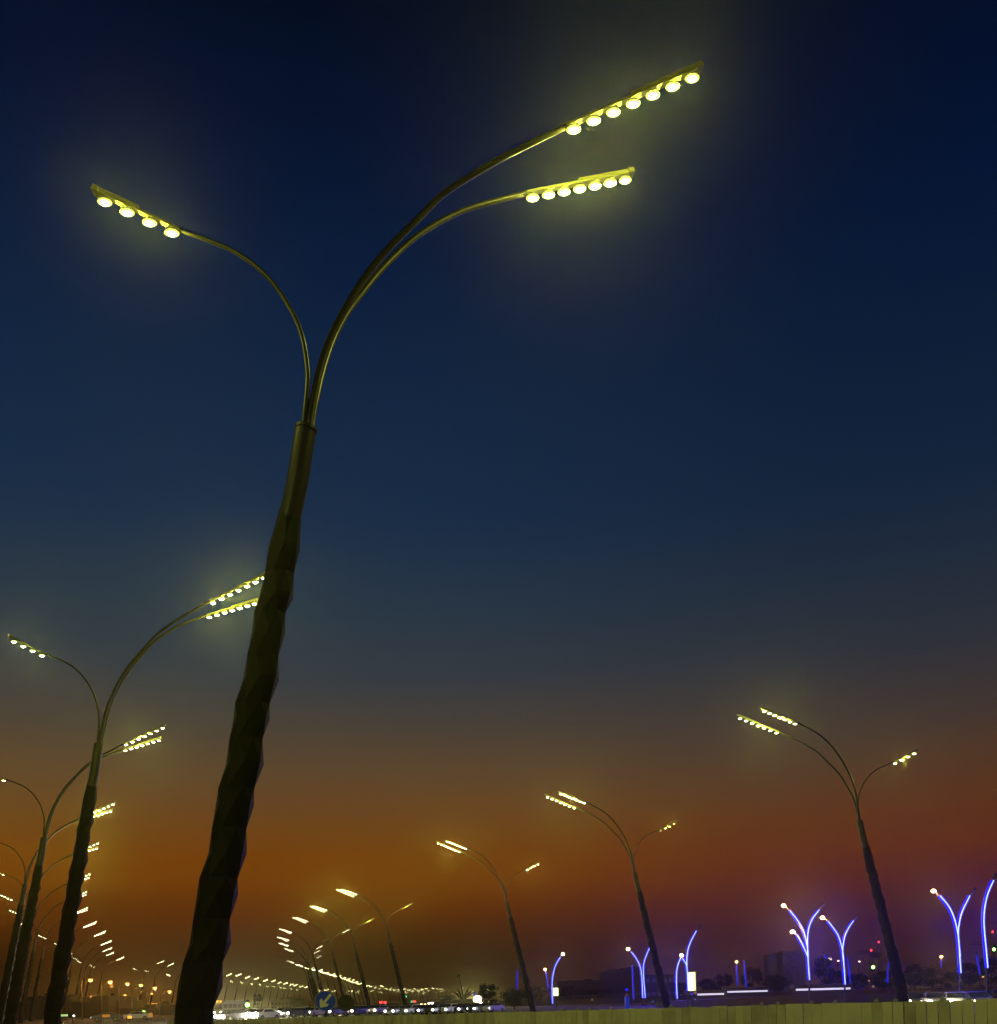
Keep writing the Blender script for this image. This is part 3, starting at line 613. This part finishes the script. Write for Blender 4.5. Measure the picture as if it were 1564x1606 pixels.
def trunk_tree(h, r, seed, spread):
    rnd = random.Random(seed); m = MB(); m.tube([(0, 0, 0), (.05*h*.2, 0, h*.35), (-.02*h, 0, h*.7), (0, 0, h)], [r, r*.75, r*.5, r*.15], 8)
    for k in range(7):
        a = k*2.4; z = h*(.35+.08*k); e = Vector((math.cos(a)*spread*.7, math.sin(a)*spread*.7, z+h*.25)); m.tube([(0, 0, z), e*.5+Vector((0, 0, z*.5)), e], [r*.4, r*.25, r*.06], 5)
    return m
TM = {}
def tree_kind(i):
    if i not in TM:
        cr = [(1.0, 1.0, .9), (.85, .85, 1.25), (1.3, 1.2, .75)][i]
        TM[i] = (leafy(cr, (0, 0, 1.9 if i != 1 else 2.0), 2600, .085, 50+i).mesh('crown', m_leaf), trunk_tree(2.3, .09, 60+i, 1.0).mesh('trunk', m_bark))
    return TM[i]
def tree(px, ytop, Z, kind, label, wpx=None, group='dark trees along the horizon'):
    top = P(px, ytop, Z); root = empty('tree', (top.x, top.y, 0)); tag(root, label, 'tree', group); a, b = tree_kind(kind)
    H = [2.95, 3.3, 2.75][kind]; s = top.z/H; hw = [1.25, 1.1, 1.6][kind]; sx = s if wpx is None else wpx*Z/FPX/2/hw
    rz = random.uniform(0, 6.28)
    for nme, me in (('crown', a), ('trunk', b)): link(nme, me, root, (0, 0, 0), rz, (sx, sx, s))
tree(765, 1540, 120, 1, 'bushy dark tree right of the white floodlight', 40)
for px, yt, Z, k, w, l in [(806, 1552, 110, 2, 60, 'low wide dark tree right of the bushy one'), (838, 1546, 240, 0, 60, 'dark tree behind the third right trunk'), (893, 1546, 300, 0, 60, 'round dark tree right of the blue bow lamp'),
     (930, 1552, 260, 2, 70, 'low dark tree behind the red triangle sign'), (1062, 1541, 260, 2, 60, 'dark tree behind the short blue lamp'), (1110, 1535, 300, 0, 44, 'dark tree just right of the lit panel'), (1135, 1525, 340, 1, 36, 'tall dark tree left of the orange bulb'),
     (1180, 1515, 340, 1, 40, 'tall dark tree right of the two speckled poles'), (1215, 1530, 300, 2, 60, 'low dark tree in front of the tower blocks'), (1292, 1497, 240, 1, 36, 'tallest dark tree, right of the three armed blue lamp'), (1312, 1522, 250, 0, 50, 'dark tree behind the second Y lamp'),
     (1345, 1528, 270, 2, 60, 'low dark tree below the cranes'), (1385, 1522, 280, 0, 50, 'dark tree behind the small curved blue pole'), (1433, 1512, 260, 0, 50, 'dark tree right of the largest right trunk'), (1462, 1518, 250, 2, 60, 'dark tree left of the reddish bulb pole'),
     (1490, 1522, 260, 1, 34, 'dark tree just left of the Y lamp foot'), (1520, 1510, 250, 0, 50, 'dark tree between Y lamp and bow lamp'), (1553, 1498, 230, 1, 44, 'dark tree at the right edge behind the bow lamp'),
     (103, 1567, 300, 0, 28, 'small round dark tree on the lower left skyline'), (124, 1569, 320, 0, 22, 'smaller dark tree right of the round one at lower left'), (262, 1572, 280, 2, 40, 'low dark tree beside the big trunk at lower left'), (370, 1572, 330, 2, 60, 'hazy tree behind the amber truck lamps'),
     (404, 1557, 420, 1, 18, 'faint pointed tree in the glow above the glare'), (590, 1577, 260, 2, 60, 'low dark bush under the red lamps'), (705, 1562, 262, 2, 44, 'dark scrub on top of the ramp')]:
    tree(px, yt, Z, k, l, w)
# spiky plant + leaning unlit lamp on the ramp
p = P(726, 1564, 255); o = empty('spiky_plant', (p.x, p.y, 0)); tag(o, 'spiky dark fronds at the foot of the leaning unlit lamp', 'plant')
q = MB()
for dx, dy in ((-15, -9), (-9, -14), (11, -17), (16, -11), (6, -8), (20, -9)):
    e = P(726+dx, 1564+dy, 255); q.tube([Vector((0, 0, p.z-1)), Vector(((e.x-p.x)*.6, 0, p.z+(e.z-p.z)*.55)), Vector((e.x-p.x, 0, e.z))], [.16, .28, .04], 5)
q.build('fronds', m_leaf, o)
o = empty('unlit_lamp', (p.x, p.y+2, 0)); tag(o, 'leaning unlit dark lamp post between tiny lights and floodlight', 'street lamp'); e = P(720, 1531, 257)
q = MB(); q.tube([(0, 0, 0), (0, 0, p.z), ((e.x-p.x)*.45, 0, p.z+(e.z-p.z)*.55), (e.x-p.x, 0, e.z)], [.25, .22, .16, .1], 8); q.build('pole', m_dark, o)
q = MB(); q.box((e.x-p.x-.1, 0, e.z+.15), (.75, .5, .7)); q.box((e.x-p.x-.3, 0, e.z+.45), (.4, .4, .3)); q.build('lamp_head', m_dark, o)
# floodlights
for i, (x, y, r, pw) in enumerate(((749, 1567, .95, 5000), (754.5, 1575, .55, 1200))):
    p = P(x, y, 230); o = empty('floodlight', (p.x, p.y, 0)); tag(o, ['large white floodlight glowing left of the bushy tree', 'smaller white floodlight just under the large one'][i], 'floodlight')
    q = MB(); q.tube([(0, .3, 0), (0, .3, p.z)], .1, 8); q.build('pole', m_dark, o); q = MB(); q.ball((0, 0, p.z), (r, .3, r*.8), 0, 14, 8); q.build('lens', m_lens, o)
    q = MB(); q.box((0, .45, p.z), (r*2.1, .3, r*1.7)); q.build('housing', m_dark, o); bulb((0, -1.2, p.z), pw, (1, .9, .4), .4, o)
# ------------------------------------------------------------------ ramp, wall, railing
def profile_wall(name, pts, Z, thick, m, label, cat, dz=0):
    top = [P(x, y, Z) for x, y in pts]; x0 = top[0].x; root = empty(name, (x0, Z, 0)); tag(root, label, cat); w = MB()
    poly = [Vector((t.x-x0, 0, t.z)) for t in top]; poly += [Vector((poly[-1].x, 0, -.1)), Vector((0, 0, -.1))]
    w.prism(poly, (0, thick, 0)); w.build('wall', m, root); return root, poly
m_ramp = mat('ramp_concrete', (.07, .066, .055), .9, noise=.3, scale=.3)
r_, poly = profile_wall('ramp', [(560, 1577), (640, 1576), (700, 1570), (742, 1565.5), (780, 1569), (850, 1570), (950, 1565), (1050, 1561), (1110, 1560)], 250, 8, m_ramp, 'long dark sloping ramp wall crossing behind the fence', 'ramp')
q = MB()
for a, b in zip(poly[:8], poly[1:9]): q.tube([a+Vector((0, .3, .75)), b+Vector((0, .3, .75))], .06, 6)
for a, b in zip(poly[:8], poly[1:9]):
    for t in range(6): c = a+(b-a)*t/6; q.tube([c+Vector((0, .3, 0)), c+Vector((0, .3, .75))], .04, 5)
q.build('railing', m_conc, r_)
w_, _ = profile_wall('low_wall', [(1110, 1559), (1250, 1556), (1400, 1551), (1640, 1545)], 215, 1, mat('red_wall', (.22, .10, .06), .9, noise=.3, scale=.5), 'long low reddish brown wall behind the blue lamps', 'wall')
ra = P(1395, 1549, 125); o = empty('railing', (ra.x, ra.y, 0)); tag(o, 'dark metal railing crossing low at right above the fence', 'railing'); rb = P(1640, 1543, 125); Lr = rb.x-ra.x
q = MB(); zt = (ra.z+rb.z)/2
for z in (zt, zt-.35, zt-.7, zt-1.3): q.tube([(0, 0, z), (Lr, 0, z)], .035, 6)
q.build('rail', m_dark, o); q = MB()
for i in range(16): q2_ = MB(); q2_.tube([(Lr*i/15, 0, 0), (Lr*i/15, 0, zt+.05)], .045, 6); q2_.build('post', m_dark, o)
# low dark berm behind the right road
bm = MB(); pts = [(1040, 1571), (1200, 1563), (1400, 1557), (1640, 1550)]; tops = [P(x, y, 140) for x, y in pts]
bm.prism([Vector((t.x, 140, t.z)) for t in tops]+[Vector((tops[-1].x, 140, -.1)), Vector((tops[0].x, 140, -.1))], (0, 6, 0)); tag(bm.build('embankment', m_ground), 'low dark embankment behind the fence at right', kind='structure')
# ------------------------------------------------------------------ buildings
def building(x0, x1, yt, Z, label, m=m_bld, windows=0, name='building', cat='building', depth=20, para=True, lit=False, nx=5, steps=None):
    a, b = P(x0, yt, Z), P(x1, yt, Z); w = b.x-a.x; h = (a.z+b.z)/2; root = empty(name, ((a.x+b.x)/2, Z, 0)); tag(root, label, cat)
    q = MB(); q.box((0, depth/2, h/2), (w, depth, h)); q.build('wall', m, root)
    q = MB()
    if para:
        for s in (-1, 1): q.box((s*(w/2-.2), depth/2, h+.25), (.4, depth, .5))
        q.box((0, .2, h+.25), (w-.8, .4, .5)); q.box((w*.2, depth*.4, h+.6), (w*.18, depth*.2, 1.2)); q.box((-w*.25, depth*.4, h+.4), (w*.1, depth*.15, .8)); q.build('roof', m, root)
    if windows:
        for r in range(windows):
            for c in range(nx):
                wx = -w/2+w*(c+.5)/nx; wz = h*(r+.7)/(windows+.4); q = MB(); q.box((wx, -.04, wz), (w/nx*.55, .06, h/(windows+.4)*.55)); q.build('window', m_winlit if (lit and random.random() < .7) else m_win, root)
    return root
building(946, 959, 1525, 500, 'low left step of the dark stepped building left of the straight blue pole', windows=3, nx=3)
building(959, 986, 1521, 505, 'middle block of the dark stepped building', windows=4, nx=5)
building(986, 1003, 1518, 510, 'tallest block of the dark stepped building behind the leaning blue pair', windows=4, nx=3)
building(878, 946, 1539, 480, 'long low dark building right of the blue bow lamp', windows=2, nx=9)
building(1003, 1056, 1530, 520, 'dark building behind the second right trunk', windows=3, nx=6, lit=True)
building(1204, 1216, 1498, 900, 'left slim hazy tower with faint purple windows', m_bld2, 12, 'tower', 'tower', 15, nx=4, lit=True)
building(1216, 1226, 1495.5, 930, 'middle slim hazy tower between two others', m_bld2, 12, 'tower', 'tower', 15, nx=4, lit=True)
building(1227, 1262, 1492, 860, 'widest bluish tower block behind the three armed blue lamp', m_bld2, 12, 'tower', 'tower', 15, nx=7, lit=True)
building(14, 36, 1574, 230, 'low dark building between the two thickest trunks at far left', windows=1, nx=3)
building(36, 62, 1566, 240, 'dark building below the small orange lamp at far left', windows=2, nx=3)
building(83, 97, 1566.5, 250, 'dark narrow building left of the first orange lamp post', windows=2, nx=2)
building(97, 144, 1575, 255, 'long low dark building with small white lights at lower left', windows=1, nx=5)
building(143, 170, 1565, 245, 'taller dark square building below the second orange lamp', windows=2, nx=3)
building(170, 187, 1573, 250, 'dark annex right of the taller square building', windows=1, nx=2)
m_lit = mat('pale_wall', (.16, .15, .09), .9, noise=.3, scale=.6)
building(200, 214, 1578, 262, 'pale lit wall block under the low dotted lamps, left one', m_lit); building(230, 252, 1577, 262, 'pale lit wall block under the low dotted lamps, right one', m_lit)
building(187, 232, 1584, 250, 'low dark shed around the green signal', windows=1, nx=5); building(250, 275, 1580, 250, 'dark shed beside the big trunk', windows=1, nx=3)
building(425, 458, 1569.5, 330, 'pale blocky building in the glow right of the glare', m_lit, 2, nx=6); building(484, 492, 1572, 300, 'small yellowish building left of the round blue sign', mat('yellow_wall', (.2, .13, .04), .9, noise=.2, scale=.5), 1, nx=2)
bulb(P(441, 1580, 300)+Vector((0, -6, 3)), 800, LAMPCOL, .5); bulb(P(222, 1584, 240)+Vector((0, 0, 7)), 300, (1, .75, .25), .5)
def hoard(x0, x1, y0, y1, Z, label, col, e):
    a, b = P(x0, y1, Z), P(x1, y0, Z); o = empty('billboard', ((a.x+b.x)/2, a.y, 0)); tag(o, label, 'billboard'); w = b.x-a.x
    q = MB(); q.box((0, 0, (a.z+b.z)/2), (w, .15, b.z-a.z)); q.build('panel', mat('hoard_face', col, .6, emit=col, estr=e), o)
    q = MB()
    for s in (-1, 1): q.tube([(s*w*.4, .1, -.0), (s*w*.4, .1, a.z+.2)], .06, 6)
    q.build('legs', m_dark, o)
hoard(161, 172, 1591, 1595.5, 120, 'dim orange hoarding at lower left', (.40, .16, .02), .8)
hoard(200.5, 206, 1593, 1597.5, 120, 'bright orange lit box at lower left', (1, .45, .04), 1.2)
hoard(233, 239, 1589, 1595, 140, 'dull orange panel right of the green signal', (.35, .17, .04), .6)
hoard(96, 106, 1591, 1594, 120, 'pale green lit sign low between left trunks', (.45, .8, .3), .9)
hoard(1084, 1086, 1558, 1560, 120, 'tiny blue lit marker below the lit panel', (.02, .03, .9), 1.2)
sodium_lamp(116, 1593, 130, 'small cool white lamp low at left right of the pale green sign', pole_dx=-1, rad=.12, m=m_head_c)
for x in (597.5, 604): sodium_lamp(x, 1572, 240, ('left' if x < 600 else 'right')+' red lamp of the close pair above the cars', pole_dx=0, rad=.26, m=m_red, group='pair of red lamps above the cars')
for i, (x, y, m) in enumerate(((643, 1578, m_amber), (648, 1579, m_sodw), (656, 1576.5, m_head_c), (661, 1575.5, m_sodw), (667, 1575.5, m_sodw), (673, 1573.5, m_sodw), (678, 1573, m_head_c), (650.5, 1570.5, m_red))):
    sodium_lamp(x, y, 246, ['dim amber lamp', 'cream lamp', 'cool white lamp', 'warm lamp', 'second warm lamp', 'third warm lamp', 'second cool white lamp', 'pinkish red lamp'][i]+' in the short rising line left of the dark ramp', pole_dx=0, rad=.22, m=m, group='short rising line of lamps by the ramp')
# ------------------------------------------------------------------ tower cranes
def crane(mx_, ytop, jx0, jx1, yj, Z, label, redpx):
    b = P(mx_, ytop, Z); root = empty('tower_crane', (b.x, Z, 0)); tag(root, label, 'crane', 'tower cranes far behind'); q = MB(); H = b.z; w = .9
    for sx in (-1, 1):
        for sy in (-1, 1): q.tube([(sx*w, sy*w, 0), (sx*w, sy*w, H)], .16, 4)
    z = 0; s = 1
    while z < H-3: q.tube([(-w*s, -w, z), (w*s, -w, z+3)], .12, 4); q.tube([(-w, -w*s, z), (-w, w*s, z+3)], .12, 4); z += 3; s = -s
    q.build('mast', m_dark, root)
    j = MB(); zj = P(mx_, yj, Z).z; a = P(jx0, yj, Z).x-b.x; c = P(jx1, yj, Z).x-b.x
    j.tube([(a, 0, zj), (c, 0, zj)], .25, 4); j.tube([(a*.95, 0, zj+1.6), (c*.6, 0, zj+1.6)], .15, 4); x = a*.95
    while x < c*.6: j.tube([(x, 0, zj), (x+1.5, 0, zj+1.6)], .1, 4); j.tube([(x+1.5, 0, zj+1.6), (x+3, 0, zj)], .1, 4); x += 3
    j.box(((a if abs(a) < abs(c) else c)*.85, 0, zj-1.6), (4, 2, 3)); j.box((0, -1.5, zj-1.5), (2, 2, 2.4)); j.build('jib', m_dark, root)
    q = MB(); q.tube([(0, 0, H), (a*.7, 0, zj+1.5)], .08, 4); q.tube([(0, 0, H), (c*.55, 0, zj+1.5)], .08, 4); q.build('stay', m_dark, root)
    r = P(redpx[0], redpx[1], Z); q = MB(); q.ball((r.x-b.x, 0, r.z), .7, 0, 8, 5); q.build('warning_lamp', m_red, root)
crane(1366, 1492, 1341, 1376, 1495, 620, 'tower crane with red lamp left of the largest right trunk', (1366.5, 1490.5))
crane(1379.5, 1479, 1368, 1400, 1494, 700, 'taller crane mast with red tip beside the first crane', (1378.5, 1477.5))
crane(1557, 1463, 1520, 1580, 1481, 640, 'tower crane at the right edge with long jib and red tip', (1557, 1461.5))
# ------------------------------------------------------------------ haze
hz = MB(); hz.box((0, 2700, 34), (8000, 5600, 70)); ho = hz.build('haze', None); ho.data.materials.clear()
tag(ho, 'thin dusty evening haze hanging over the road', kind='stuff')
hm_ = bpy.data.materials.new('haze_air'); hm_.use_nodes = True; t = hm_.node_tree; t.nodes.clear()
pv = t.nodes.new('ShaderNodeVolumePrincipled'); pv.inputs['Color'].default_value = (.88, .86, .55, 1); pv.inputs['Density'].default_value = .00033; pv.inputs['Anisotropy'].default_value = .92
mo = t.nodes.new('ShaderNodeOutputMaterial'); t.links.new(pv.outputs[0], mo.inputs['Volume']); ho.data.materials.append(hm_)
